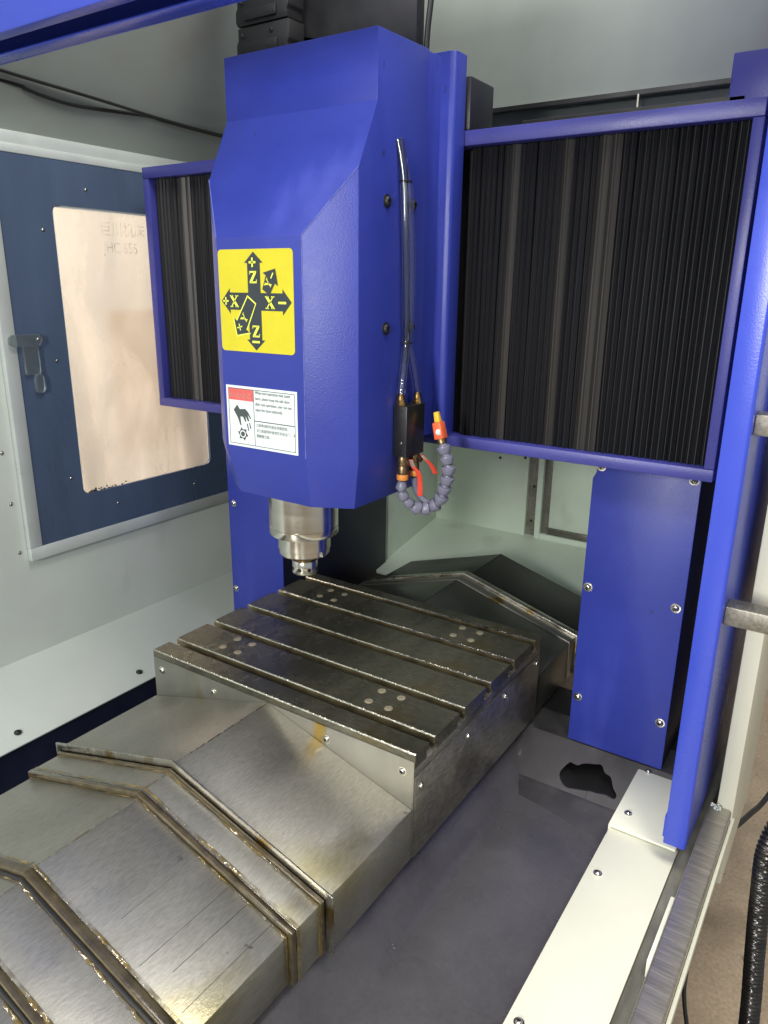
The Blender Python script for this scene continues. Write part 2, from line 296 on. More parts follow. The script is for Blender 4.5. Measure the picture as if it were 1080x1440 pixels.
hq = [(cx_+(a-cx_)*.985, cz_+(b-cz_)*.985) for a, b in hq]
g = G(); g.add([(x, .337+(z+.25)*1.35, z) for x, z in hq]+[(x, .498, z) for x, z in hq], [tuple(range(2*n_-1, n_-1, -1))]+[(k, k+n_, (k+1) % n_+n_, (k+1) % n_) for k in range(n_)])
g.build('drain_hole', 'void_black', bed)  # black lining stands in for the shade inside the hole
for xa, xb in ((.64, .918),):
    g = G(); g.prism([(.270, -.2525), (.300, -.2500), (.325, -.2455), (.345, -.2400), (.3535, -.2360), (.38, -.30), (.270, -.30)], 'x', xa, xb); g.build('fillet', 'cast_shaded_dirty', bed, bevel=.004)
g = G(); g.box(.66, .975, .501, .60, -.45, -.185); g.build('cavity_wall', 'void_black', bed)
g = G(); g.box(-.17, .2, .42, .9, -.59, -.21).box(.2, .70, .42, 1.12, -.45, -.18); g.build('rear_bed', 'cast_grey', bed, bevel=.003)
g = G(); g.box(-.05, .94, -.95, 1.0, -.849, -.60); g.build('plinth', 'dark_metal', bed)
g = G(); g.box(-.040, -.034, -1.0, .42, -.499, -.1985); g.build('inner_side', 'navy_side', bed)  # added panel, near-black navy in place of shade in the left gap
g = G(); g.prism([(-.034, -.40), (.150, -.40), (.193, -.205), (.196, -.205), (.196, -.42), (-.034, -.42)], 'y', -1.0, .42); g.build('left_trough', 'navy_side', bed)  # shade inside the left trough put into the navy colour
# swarf crumbs lying in the trough
g = G()
for i in range(38):
    x = random.uniform(.72, .912); y = random.uniform(-.35, .38); z = -.2475 - (x-.752)*.027 if x > .752 else -.2095-(x-.70)*.81
    if i < 22: x, y = random.gauss(.79, .018), random.gauss(.345, .02); z = -.2485
    a = random.uniform(0, 6.28); l = random.uniform(.0006, .0019); w = l*.4
    c, s_ = math.cos(a), math.sin(a)
    g.add([(x+c*l, y+s_*l, z), (x-s_*w, y+c*w, z), (x-c*l, y-s_*l, z), (x+s_*w, y-c*w, z), (x, y, z+l*.7)], [(0, 1, 4), (1, 2, 4), (2, 3, 4), (3, 0, 4)])
tag(stuff(g.build('metal_swarf', 'bright_steel')), 'small bright metal chips scattered in the grey trough', 'swarf')

# ------------------------------------------------------------------ left and right sheet covers
ls = thing('splash_sheet', (-.1, -.1, -.2), 'pale grey sloping sheet under the window at the left wall', 'metal sheet', 'splash sheets beside the bed')
g = G(); g.prism([(-.192, -.120), (-.192, -.124), (-.047, -.190), (-.028, -.197), (-.026, -.196), (-.0255, -.193), (-.046, -.1855)], 'y', -1.0, .80)
g.build('sheet', 'white_paint', ls, bevel=.0008)
for p in ((-.051, .139, -.1815), (-.051, -.132, -.1815), (-.051, .39, -.1815)): screw(ls, p, (.28, 0, .96), .0065, 'dark')
rs = thing('splash_sheet', (.97, 0, -.25), 'cream white sill sheet along the door opening at the right', 'metal sheet', 'splash sheets beside the bed')
g = G(); g.prism([(.919, -.25), (.919, -.195), (1.020, -.195), (1.020, -.199), (.922, -.199), (.922, -.25)], 'y', -1.0, .262); g.build('sheet', 'cream_sheet', rs, bevel=.001)
g = G(); g.prism([(.917, -.25), (.917, -.1885), (1.018, -.1885), (1.018, -.1935), (.921, -.1935), (.921, -.25)], 'y', .252, .46); g.build('overlap_sheet', 'cream_sheet', rs, bevel=.0025)
for x, y, z in ((.934, .420, -.188), (.936, .293, -.188), (.935, .149, -.1945), (.934, -.124, -.1945), (.934, -.38, -.1945)): screw(rs, (x, y, z), (0, 0, 1), .0062)

# ------------------------------------------------------------------ work table
XL, XR = .183, .715
tb = thing('work_table', (.449, .22, -.17), 'oily dark steel machine table with T slots under the spindle', 'machine table')
def slab(y0, y1, first=False):
    g = G(); c = .0016
    # cross section with wet front chamfer, T slot undercut below
    u0 = y0 + (0 if first else .006); u1 = y1 - .006
    pts = [(y0+c, 0), (y1-c*.6, 0), (y1, -c*.6), (y1, -.011), (u1, -.011), (u1, -.022), (u0, -.022), (u0, -.011), (y0, -.011), (y0, -c)]
    n = len(pts); g.prism(pts, 'x', XL, XR, 0)
    i0 = len(g.f)-n
    g.m[i0+n-1] = 1; g.m[i0+n-2] = 0 if first else 2; g.m[i0+1] = 1
    return g.build('table_slab', ['steel_table', 'wet_edge_glint', 'slot_steel'], tb)
slab(0, .0366, True)
for k in range(5):
    y0 = .0526+.09*k; slab(y0, min(y0+.074, .4405))
g = G(); g.box(XL, XR, .0005, .440, -.036, -.0218); g.build('base_plate', 'steel_skirt', tb, bevel=.0006)
for (x, y) in ((.274, .076), (.585, .076), (.274, .348), (.583, .348)):
    for dx in (0, .036):
        for dy in (0, .036):
            g = G(); g.lathe([(.0068, -.002), (.0068, .0004), (.0058, .0007), (.003, .0003)], (x+dx, y+dy, 0), (0, 0, 1), 18); g.build('hole_plug', 'plug_steel', tb, smooth=True)
g = G(); g.box(.19, .709, .004, .436, -.17, -.037); g.build('table_body', 'dark_metal', tb)
g = G(); g.box(.712, .7155, .001, .440, -.170, -.0375); sk = g.build('side_skirt', 'steel_skirt', tb, bevel=.0008)
for y, z in ((.016, -.058), (.157, -.056), (.291, -.053), (.426, -.051)): screw(sk, (.7158, y, z), (1, 0, 0), .0062)
g = G(); g.box(.184, .7145, -.0015, .0, -.170, -.0115); fs_ = g.build('front_skirt', 'steel_plate', tb, bevel=.0005)
for x in (.204, .330, .564, .696): screw(fs_, (x, -.0016, -.032), (0, -1, 0), .0066)
# wet film and drops on the slab edges
g = G()
for k in range(-1, 5):
    y0 = .0526+.09*k if k >= 0 else 0.0
    x = XL+.004
    while x < XR-.004:
        if random.random() < .62:
            r = random.uniform(.0007, .0019); g.lathe([(r, -.0006), (r*.95, .0001), (r*.5, r*.45), (0.0001, r*.55)], (x, y0+random.uniform(.0002, .0026), 0), (0, -.2, 1), 7)
        x += random.uniform(.002, .007)
stuff(g.build('oil_drops', 'wet_edge_glint', tb, smooth=True))

# ------------------------------------------------------------------ telescopic way covers
def prof(i):   # i-th inset of the roofed cover
    d = .007*i
    return [(.1826+d, -.172), (.1826+d, -.0885-d), (.449, -.0115-d*1.12), (.7125-d, -.0885-d), (.7125-d, -.172)]
def offs(pr, o):
    P = [Vector(p) for p in pr]; out = []
    for i, p in enumerate(P):
        ns = []
        for a, b in ((i-1, i), (i, i+1)):
            if a >= 0 and b < len(P):
                t = (P[b]-P[a]).normalized(); ns.append(Vector((-t.y, t.x)))
        if len(ns) == 1: out.append(p+ns[0]*o)
        else:
            n = (ns[0]+ns[1]).normalized(); out.append(p+n*(o/max(.3, n.dot(ns[0]))))
    return [tuple(q) for q in out]
def band(pr, oi, oo, y0, y1):
    return list(offs(pr, oo))+list(reversed(offs(pr, oi)))
def roof_path(pr, o, y, n=90, xmin=0, xmax=1, side=True):
    q = offs(pr, o); P = [Vector((a, y, b)) for a, b in (q[1:] if side else q[1:4])]; out = []
    tot = sum((P[i+1]-P[i]).length for i in range(len(P)-1))
    for i in range(len(P)-1):
        m_ = max(2, int(n*(P[i+1]-P[i]).length/tot)); out += [P[i].lerp(P[i+1], k/m_) for k in range(m_)]
    out.append(P[-1]); return out
def residue(pr, o, y, width, h, parent, seed, side=True):
    """lumpy glossy coolant residue caught along a wiper"""
    pts = roof_path(pr, o, y, 260, side=side); g = G(); W = 7; vs_ = []; fs = []
    nrm = []
    for i in range(len(pts)):
        t = (pts[min(i+1, len(pts)-1)]-pts[max(i-1, 0)]).normalized(); nrm.append(Vector((-t.z, 0, t.x)))
    for i, p in enumerate(pts):
        run = .5+.6*max(0, min(1, (p.x-.36)/.3))
        ww = run*width*(.65+.5*mnoise.noise(Vector((i*.09, seed, 0)))**2+.3*mnoise.noise(Vector((i*.31, seed, 3))))
        for k in range(W):
            s_ = k/(W-1); hh = run*math.sin(math.pi*s_)*h*(.35+max(0, .9*mnoise.noise(Vector((i*.12, s_*2.5, seed)))+.5*mnoise.noise(Vector((i*.34, s_*4, seed+5)))))
            vs_.append(p+Vector((0, -ww*s_, 0))+nrm[i]*hh)
    n = len(pts)
    for i in range(n-1):
        for k in range(W-1): fs.append((i*W+k, i*W+k+1, (i+1)*W+k+1, (i+1)*W+k))
    g.add(vs_, fs); return stuff(g.build('oil_residue', 'oil_residue', parent, smooth=True))
def cover(i, y_near, y_far, label, mat='steel_cover'):
    t = thing('way_cover', (.449, (y_near+y_far)/2, -.172), label, 'way cover', 'telescopic way covers')
    g = G(); g.prism(band(prof(i), -.0022, 0, 0, 0), 'y', y_near, y_far); g.build('shell', mat, t, bevel=.0009)
    zr = prof(i)[2][1]; g = G(); g.tube([(.449, y_near+.001, zr+.0002), (.449, y_far-.001, zr+.0002)], .0010, 8); g.build('ridge_seam', 'lip_steel' if mat == 'steel_cover' else mat, t, smooth=True)
    return t
c1 = cover(0, -.189, -.0018, 'widest brushed steel roofed cover directly in front of the table')
g = G(); g.prism(band(prof(0), -.0030, .0080, 0, 0)[:], 'y', -.1918, -.1892); g.build('flange', 'lip_steel', c1, bevel=.0005)
g = G(); g.prism(band(prof(0), -.0072, -.0038, 0, 0), 'y', -.1985, -.1920); g.build('wiper', 'wiper_amber', c1, bevel=.0012)
residue(prof(1), .0006, -.1965, .008, .0030, c1, 3.0)
c2 = cover(1, -.2390, -.180, 'narrow exposed steel cover strip between two amber oily wipers')
g = G(); g.prism(band(prof(1), -.0020, .0008, 0, 0), 'y', -.2412, -.2392); g.build('flange', 'lip_steel', c2, bevel=.0006)
g = G(); g.prism(band(prof(1), -.0072, .0010, 0, 0), 'y', -.2490, -.2413); g.build('wiper', 'wiper_amber', c2, bevel=.0018)
residue(prof(1), .0008, -.2345, .008, .0030, c2, 9.0)
residue(prof(2), .0008, -.2487, .005, .0018, c2, 14.0)
c3 = cover(2, -.3925, -.231, 'broad greyish steel cover with a yellow oil stain, behind the brown rounded wiper')
g = G(); g.prism(band(prof(2), -.0060, .0022, 0, 0), 'y', -.4050, -.3927); g.build('flange', 'wiper_amber', c3, bevel=.0020)
g = G(); g.prism(band(prof(2), -.0072, -.0030, 0, 0), 'y', -.4095, -.4052); g.build('wiper', 'rubber', c3, bevel=.0010)
residue(prof(2), .0008, -.3880, .008, .0030, c3, 22.0)
residue(prof(3), .0008, -.4080, .007, .0026, c3, 27.0)
for x in (.560, .612, .640, .676):
    q_ = prof(2); zz = q_[2][1]+(q_[3][1]-q_[2][1])*(x-.449)/(q_[3][0]-.449); g = G(); g.tube([(x, -.388+random.uniform(0, .03), zz-.0002), (x+random.uniform(-.002, .002), -.252, zz-.0002)], .00045, 5); g.build('crease_line', 'steel_skirt', c3)
c4 = cover(3, -.4720, -.384, 'nearest full steel cover in the bottom left corner')
g = G(); g.prism(band(prof(3), -.0060, .0015, 0, 0), 'y', -.4810, -.4722); g.build('flange', 'wiper_amber', c4, bevel=.0018)
g = G(); g.prism(band(prof(3), -.0072, -.0030, 0, 0), 'y', -.4850, -.4812); g.build('wiper', 'rubber', c4, bevel=.0010)
residue(prof(3), .0008, -.4680, .009, .0032, c4, 33.0)
residue(prof(4), .0008, -.4840, .008, .0028, c4, 37.0)
c5 = cover(4, -.70, -.464, 'frontmost steel cover cut off by the lower left edge of the photo')
# rear covers in darkened steel; black stands in for shade on the farthest
b1 = cover(0, .4415, .642, 'dark roofed cover right behind the table with a pale steel rim', 'steel_cover_dark')
g = G(); g.prism(band(prof(0), -.0022, .0065, 0, 0), 'y', .6422, .6600); g.build('flange', 'lip_steel', b1, bevel=.001)
g = G(); g.prism(band(prof(0), -.0022, .0015, 0, 0), 'y', .612, .6420); 
g.build('wiper', 'steel_plate', b1, bevel=.0006)
b2 = cover(1, .640, .842, 'rear cover farthest behind the table, coloured black for shade', 'steel_cover_black')

# ------------------------------------------------------------------ columns
def column(x0, x1, label, screws, notch):
    t = thing('column', ((x0+x1)/2, .5, -.18), label, 'machine column', 'gantry columns')
    g = G(); g.box(x0+.004, x1-.001, .4285, .845 if notch == 0 else .66, -.180, .362); g.build('column_body', 'navy_side', t, bevel=.002)
    g = G()
    if notch > 0: g.prism([(x0, -.180), (x1, -.180), (x1, .362), (x0+.045, .362), (x0+.012, .335), (x0, .31)], 'y', .4245, .4280)
    else: g.box(x0, x1, .4245, .4280, -.180, .362)
    pl = g.build('front_plate', 'blue_paint', t, bevel=.001)
    for x, z in screws: screw(pl, (x, .4243, z), (0, -1, 0), .0080)
    return t
column(.787, .953, 'bright blue column at the right of the table, under the bellows', ((.797, .120), (.941, .118), (.798, -.091), (.941, -.092), (.800, .332), (.943, .330)), 1)
column(-.053, .108, 'blue column at the left, partly hidden behind the spindle nose', ((-.036, .126), (-.042, -.086)), 0)

# ------------------------------------------------------------------ cross beam with bellows
bf = thing('cross_beam', (.449, .35, .36), 'blue cross beam frame holding the black bellows between the columns', 'cross beam')
YB0 = .284
g = G(); g.box(-.06, .955, .335, .58, .364, .812); g.build('beam_body', 'navy_side', bf, bevel=.003)
g = G(); g.box(-.096, .990, YB0, .334, .799, .819); g.build('top_rail', 'frame_dim_violet', bf, bevel=.0015)
g = G(); g.box(-.096, .990, YB0, .334, .363, .380); g.build('bottom_rail', 'frame_dim_violet', bf, bevel=.0015)
g = G(); g.box(.977, .990, YB0+.001, .334, .3802, .7988); g.build('end_post', 'frame_dim_violet', bf, bevel=.001)
g = G(); g.box(-.096, -.080, YB0+.001, .334, .3802, .7988); g.build('end_post', 'frame_dim_violet', bf, bevel=.001)
g = G(); g.box(-.078, .975, .318, .333, .3805, .7985); g.build('back_plate', 'void_black', bf)
g = G(); g.box(.935, 1.02, .345, .50, .820, .884); g.build('end_box', 'frame_dim_violet', bf, bevel=.002)
g = G(); g.box(.50, .606, .2885, .362, .8195, .889); g.build('motor_cover', 'dark_metal', bf, bevel=.003)
g = G(); g.box(.66, .955, .345, .50, .820, .836); g.build('top_tray', 'steel_cover_black', bf, bevel=.001)
# one pleat mesh shared by all the folds
g = G(); g.prism([(-.5, .010), (-.5, -.0005), (-.20, -.0046), (-.07, -.0066), (.05, -.0068), (.14, -.0048), (.5, -.0005), (.5, .010)], 'z', -.209, .209)
PD = []
def pleat_dusty():
    if not PD: m_ = PLEAT.data.copy(); m_.materials.clear(); m_.materials.append(MATS['bellows_dusty']); PD.append(m_)
    return PD[0]
def bellows(name, x0, x1, label, seed, wide):
    rr = random.Random(seed)
    t = thing(name, ((x0+x1)/2, .30, .38), label, 'bellows', 'bellows of the cross beam')
    x = x0; first = None
    while x < x1-.004:
        w = rr.uniform(.0074, .0100); du = False
        for a, b in wide:
            if a <= x < b: w = rr.uniform(.014, .019); du = True
        w = min(w, x1-x)
        global PLEAT
        if PLEAT is None:
            o = G.build(g, 'pleat', 'bellows_cloth', t, origin=(0, 0, 0)); PLEAT = o
            o.location = Vector((x+w/2, .306, .5895))-WPOS[t.name]; o.scale = (w, 1, 1)
        else:
            pl_ = dup(PLEAT, (x+w/2, .306+rr.uniform(-.0022, .0022), .5895), t, rot=(0, rr.uniform(-.005, .005), 0), scale=(w, 1, 1))
            if du: pl_.data = pleat_dusty()
        x += w
    return t
PLEAT = None
bellows('bellows_cover', .604, .977, 'wide black pleated bellows right of the spindle head', 4, ((.655, .668), (.735, .75), (.79, .81)))
bellows('bellows_cover', -.080, .322, 'narrow visible black pleated bellows between window and spindle head', 9, ((-.02, .012),))

# ------------------------------------------------------------------ spindle head
hd = thing('spindle_head', (.455, .13, .18), 'blue milling head with axis sign, hanging above the table', 'spindle head')
XHL, XHR, XFL, XFR = .331, .586, .378, .526
yf, ys, yt, yb = .009, .047, .086, .206
zb, z1, za, z2, z3 = .381, .666, .7445, .823, .902
b0 = [(XHL+.012, yb), (XHL+.012, .056), (XFL+.008, .026), (XFR-.004, .022), (XHR-.009, .050), (XHR-.009, yb)]
o1 = [(XHL, yb), (XHL, ys), (XFL, yf), (XFR, yf), (XHR, ys), (XHR, yb)]
V = [(x, y, .311) for x, y in b0]+[(x, y, zb) for x, y in o1]+[(XHL, ys, za), (XFL, yf, z1), (XFR, yf, z1), (XHR, ys, za),
     (XHL, yt, z2), (XHR, yt, z2), (XHL, yt, z3), (XHR, yt, z3), (XHL, yb, z3+.003), (XHR, yb, z3+.003)]
F = [(5, 4, 3, 2, 1, 0), (0, 1, 7, 6), (1, 2, 8, 7), (2, 3, 9, 8), (3, 4, 10, 9), (4, 5, 11, 10), (5, 0, 6, 11),
     (7, 8, 13, 12), (8, 9, 14, 13), (9, 10, 15, 14), (10, 11, 21, 19, 17, 15), (6, 7, 12, 16, 18, 20), (13, 14, 15, 17, 16, 12), (16, 17, 19, 18), (18, 19, 21, 20), (6, 20, 21, 11)]
g = G(); g.add(V, F); cv = g.build('head_cover', 'blue_paint', hd, bevel=.0010, seg=2)
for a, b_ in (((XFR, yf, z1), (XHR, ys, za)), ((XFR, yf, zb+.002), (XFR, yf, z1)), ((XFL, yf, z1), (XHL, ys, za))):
    g = G(); g.tube([a, b_], .0007, 6); g.build('fold_highlight', 'edge_highlight', cv)  # thin tubes drawing the light line along the chamfer edges
g = G(); g.box(.336, .581, .2055, .2805, .386, .906); g.build('saddle_cover', 'blue_paint', hd, bevel=.002)
g = G(); g.prism([(.33, .248), (.594, .248), (.600, .2505), (.602, .254), (.6025, .262), (.6025, .281), (.33, .281)], 'z', .386, .912); g.build('saddle_plate', 'blue_paint', hd, bevel=.0012)
for p in ((.5862, .109, .711), (.5862, .109, .552), (.5862, .172, .712), (.5862, .174, .552)): screw(cv, p, (1, 0, 0), .0085, 'dark')
# spindle nose
AX, AY = .455, .087
g = G(); g.lathe([(.0515, 0), (.0525, .0015), (.0525, .012), (.0518, .0125), (.0525, .013), (.0525, .075)], (AX, AY, .245), (0, 0, 1), 64)
sp = g.build('spindle_flange', 'bright_steel', hd, smooth=True)
g = G(); g.lathe([(.0365, 0), (.0385, .0022), (.0385, .0095), (.0390, .010), (.0400, .0105), (.0400, .034)], (AX, AY, .2110), (0, 0, 1), 64)
g.build('spindle_nose', 'bright_steel', sp, smooth=True)
g = G(); g.lathe([(.0150, 0), (.0150, .03)], (AX, AY, .195), (0, 0, 1), 40); g.build('collet_neck', 'bronze', sp, smooth=True)
g = G(); g.lathe([(.010, .0), (.0182, .0005), (.0195, .0022), (.0195, .0205), (.0185, .022)], (AX, AY, .178), (0, 0, 1), 48); nut = g.build('collet_nut', 'bright_steel', sp, smooth=True)
for k in range(8):
    a = k*math.pi/4+.25; d = Vector((math.cos(a), math.sin(a), 0))
    g = G(); g.lathe([(.0032, -.001), (.0032, .0003)], Vector((AX, AY, .1875))+d*.0195, d, 12); g.build('nut_hole', 'void_black', hd)
g = G(); g.box(.489, .497, .078, .088, .2135, .2215); g.build('drive_key', 'bright_steel', hd, bevel=.001)

# ---- flat print helpers on a front face (u right, v down, in the unit square)
def plane_pt(x0, x1, z0, z1, y): return lambda u, v, d=0: (x0+(x1-x0)*u, y-d, z1-(z1-z0)*v)
def flat(name, polys, P, d, mat, parent, th=.0002):
    g = G()
    for pl in polys:
        a = [P(u, v, d) for u, v in pl]; b_ = [(q[0], q[1]+th, q[2]) for q in a]; n = len(a)
        g.add(a+b_, [tuple(range(n)), tuple(range(2*n-1, n-1, -1))]+[(i, i+n, (i+1) % n+n, (i+1) % n) for i in range(n)])
    return g.build(name, mat, parent)
def rrect(u0, u1, v0, v1, r, ru=None, n=5):
    ru = ru or r; out = []
    for cu, cv_, a0 in ((u1-ru, v0+r, -90), (u1-ru, v1-r, 0), (u0+ru, v1-r, 90), (u0+ru, v0+r, 180)):
        for k in range(n+1):
            a = R(a0+90*k/n); out.append((cu+ru*math.cos(a), cv_+r*math.sin(a)))
    return out
def stroke(a, b_, w):
    a = Vector(a); b_ = Vector(b_); t = (b_-a).normalized(); n = Vector((-t.y, t.x))*w/2; return [tuple(a+n), tuple(b_+n), tuple(b_-n), tuple(a-n)]
def letter(ch):   # serif capitals in a unit box centred at 0
    if ch == 'X': return [stroke((-.36, -.46), (.36, .46), .24), stroke((.34, -.46), (-.34, .46), .10), stroke((-.52, -.46), (-.12, -.46), .08), stroke((.14, -.46), (.5, -.46), .08), stroke((-.5, .46), (-.14, .46), .08), stroke((.12, .46), (.52, .46), .08)]
    if ch == 'Z': return [stroke((-.40, -.43), (.40, -.43), .14), stroke((-.40, .43), (.42, .43), .14), stroke((.27, -.40), (-.27, .40), .25), stroke((-.38, -.45), (-.38, -.22), .07), stroke((.40, .45), (.40, .2), .07)]
    if ch == 'Y': return [stroke((-.34, -.46), (.02, .06), .22), stroke((.34, -.46), (.0, .06), .10), stroke((0, 0), (0, .46), .20), stroke((-.5, -.46), (-.14, -.46), .08), stroke((.16, -.46), (.48, -.46), .08), stroke((-.2, .46), (.2, .46), .08)]
    if ch == '+': return [stroke((-.45, 0), (.45, 0), .2), stroke((0, -.45), (0, .45), .2)]
    if ch == 'x': return [stroke((-.35, -.35), (.35, .35), .16), stroke((-.35, .35), (.35, -.35), .16)]
    return [stroke((-.5, 0), (.5, 0), .22)]
def put(ch, u, v, s, rot=0):
    c, s_ = math.cos(R(rot)), math.sin(R(rot)); return [[(u+s*(a*c-b_*s_), v+s*(a*s_+b_*c)) for a, b_ in pl] for pl in letter(ch)]
# axis direction sign
P = plane_pt(.380, .512, .519, .651, yf-.0004)
sg = flat('axis_sign', [rrect(0, 1, 0, 1, .045)], P, .0004, 'sign_yellow', hd, .0006)
sg['label'] = 'yellow axis sign with dark crossed arrows'
hw, hh = .085, .125
def bar(name, pl): flat(name, pl, P, .0007, 'sign_dark', sg)
bar('arrow', [[(.49-hw, .5), (.49-hw, .13), (.49-hh, .13), (.49, .025), (.49+hh, .13), (.49+hw, .13), (.49+hw, .5)]])
bar('arrow', [[(.49-hw, .5), (.49+hw, .5), (.49+hw, .875), (.49+hh, .875), (.49, .98), (.49-hh, .875), (.49-hw, .875)]])
bar('arrow', [[(.49-hw, .5-hw), (.15, .5-hw), (.15, .5-hh), (.03, .5), (.15, .5+hh), (.15, .5+hw), (.49-hw, .5+hw)]])
bar('arrow', [[(.49+hw, .5-hw), (.86, .5-hw), (.86, .5-hh), (.975, .5), (.86, .5+hh), (.86, .5+hw), (.49+hw, .5+hw)]])
def diag(p, q, w, hw_, hl, d=.0012, mat='sign_dark', nm='arrow', grow=0):
    p = Vector(p); q = Vector(q); t = (q-p).normalized(); n = Vector((-t.y, t.x)); b_ = q-t*hl
    w += grow; hw_ += grow*1.6; q2 = q+t*grow*1.6; p2 = p-t*grow
    flat(nm, [[tuple(p2+n*w), tuple(b_+n*w), tuple(b_+n*hw_), tuple(q2), tuple(b_-n*hw_), tuple(b_-n*w), tuple(p2-n*w*.6)]], P, d, mat, sg)
diag((.46, .50), (.235, .835), .075, .125, .12, .0010, 'sign_letter', 'arrow_outline', .014)
diag((.46, .50), (.235, .835), .075, .125, .12, .0013)
diag((.635, .40), (.775, .185), .068, .115, .12)
for ch, u, v, s, rot, big in (('Z', .485, .265, .115, 0, 1), ('+', .48, .125, .10, 0, 1), ('X', .215, .5, .115, 0, 1), ('+', .095, .5, .085, 0, 1), ('X', .70, .505, .12, 0, 1), ('-', .86, .505, .10, 0, 1),
                              ('Z', .50, .79, .115, 0, 1), ('-', .495, .895, .10, 0, 1), ('Y', .345, .665, .085, -55, 0), ('x', .275, .755, .07, 30, 0), ('Y', .685, .325, .085, -60, 0), ('-', .735, .25, .06, -60, 0)):
    flat('letter', put(ch, u, v, s, rot), P, .0016, 'sign_letter', sg)
# warning label
P = plane_pt(.3835, .5135, .3855, .4715, yf-.0004)
wl_ = flat('warning_label', [[(0, 0), (1, 0), (1, 1), (0, 1)]], P, .0004, 'label_white', hd, .0006)
wl_['label'] = 'white safety label with red heading and injured hand pictogram'
lw = .008
flat('frame_line', [[(.03, .04), (.97, .04), (.97, .05), (.03, .05)], [(.03, .95), (.97, .95), (.97, .96), (.03, .96)], [(.03, .05), (.036, .05), (.036, .95), (.03, .95)], [(.964, .05), (.97, .05), (.97, .95), (.964, .95)],
                    [(.395, .05), (.402, .05), (.402, .95), (.395, .95)], [(.402, .535), (.964, .535), (.964, .55), (.402, .55)]], P, .0007, 'label_ink', wl_)
flat('heading', [[(.036, .05), (.395, .05), (.395, .235), (.036, .235)]], P, .0007, 'label_red', wl_)
flat('hand_pictogram', [[(.10, .40), (.155, .31), (.19, .38), (.27, .365), (.315, .42), (.355, .52), (.34, .52), (.30, .45), (.325, .56), (.305, .565), (.27, .48), (.28, .58), (.262, .575), (.235, .50), (.195, .50), (.205, .65), (.188, .64), (.16, .53)]], P, .0007, 'label_ink', wl_)
flat('finger_pictogram', [[(.285, .61), (.30, .60), (.32, .72), (.307, .725)], [(.318, .59), (.332, .585), (.352, .68), (.338, .685)]], P, .0007, 'label_ink', wl_)
cut = []
for k in range(12):
    a = R(30*k); r = .115 if k % 2 == 0 else .075; cut.append((.225+r*.70*math.cos(a+(.25 if k % 2 == 0 else 0)), .785+r*math.sin(a+(.25 if k % 2 == 0 else 0))))
flat('cutter_pictogram', [cut], P, .0007, 'label_ink', wl_)
flat('cutter_ring', [[(.225+.044*math.cos(R(30*k)), .785+.062*math.sin(R(30*k))) for k in range(12)]], P, .0009, 'label_white', wl_)
flat('cutter_hub', [[(.225+.030*math.cos(R(30*k)), .785+.042*math.sin(R(30*k))) for k in range(12)]], P, .0011, 'label_ink', wl_)
def text(name, s, size, x, z, y, mat, parent, xs=1.0, rot='front', align='LEFT'):
    cu = bpy.data.curves.new(name, 'FONT'); cu.body = s; cu.size = size; cu.align_x = align; cu.resolution_u = 3
    to = bpy.data.objects.new(name, cu); COL.objects.link(to); bpy.context.view_layer.update()
    me = bpy.data.meshes.new_from_object(to.evaluated_get(bpy.context.evaluated_depsgraph_get())); bpy.data.objects.remove(to); bpy.data.curves.remove(cu)
    if rot == 'front': me.transform(Matrix(((xs, 0, 0, 0), (0, 0, 1, 0), (0, 1, 0, 0), (0, 0, 0, 1))))
    elif rot == 'side': me.transform(Matrix(((0, 0, 1, 0), (xs, 0, 0, 0), (0, 1, 0, 0), (0, 0, 0, 1))))
    me.materials.clear(); me.materials.append(MATS[mat]); o = bpy.data.objects.new(name, me); COL.objects.link(o)
    place(o, (x, y, z), parent); return o
text('heading_text', 'WARNING', .0105, .3895, .4545, yf-.0016, 'label_pink', wl_, .82)
for k, s in enumerate(('When tool operation may cause', 'harm, please keep the safe door', 'after tool operation, user can not', 'open the door arbitrarily')):
    text('text_line', s, .0062, .4385, .4625-.0078*k, yf-.0014, 'label_ink', wl_, .78)
for k, s in enumerate(('刀具转动时可能会导致危险，', '当刀具旋转时请勿打开安全门，不', '要触摸刀具。')):
    text('text_line', s, .0052, .4385, .4175-.0075*k, yf-.0014, 'label_ink', wl_, .92)

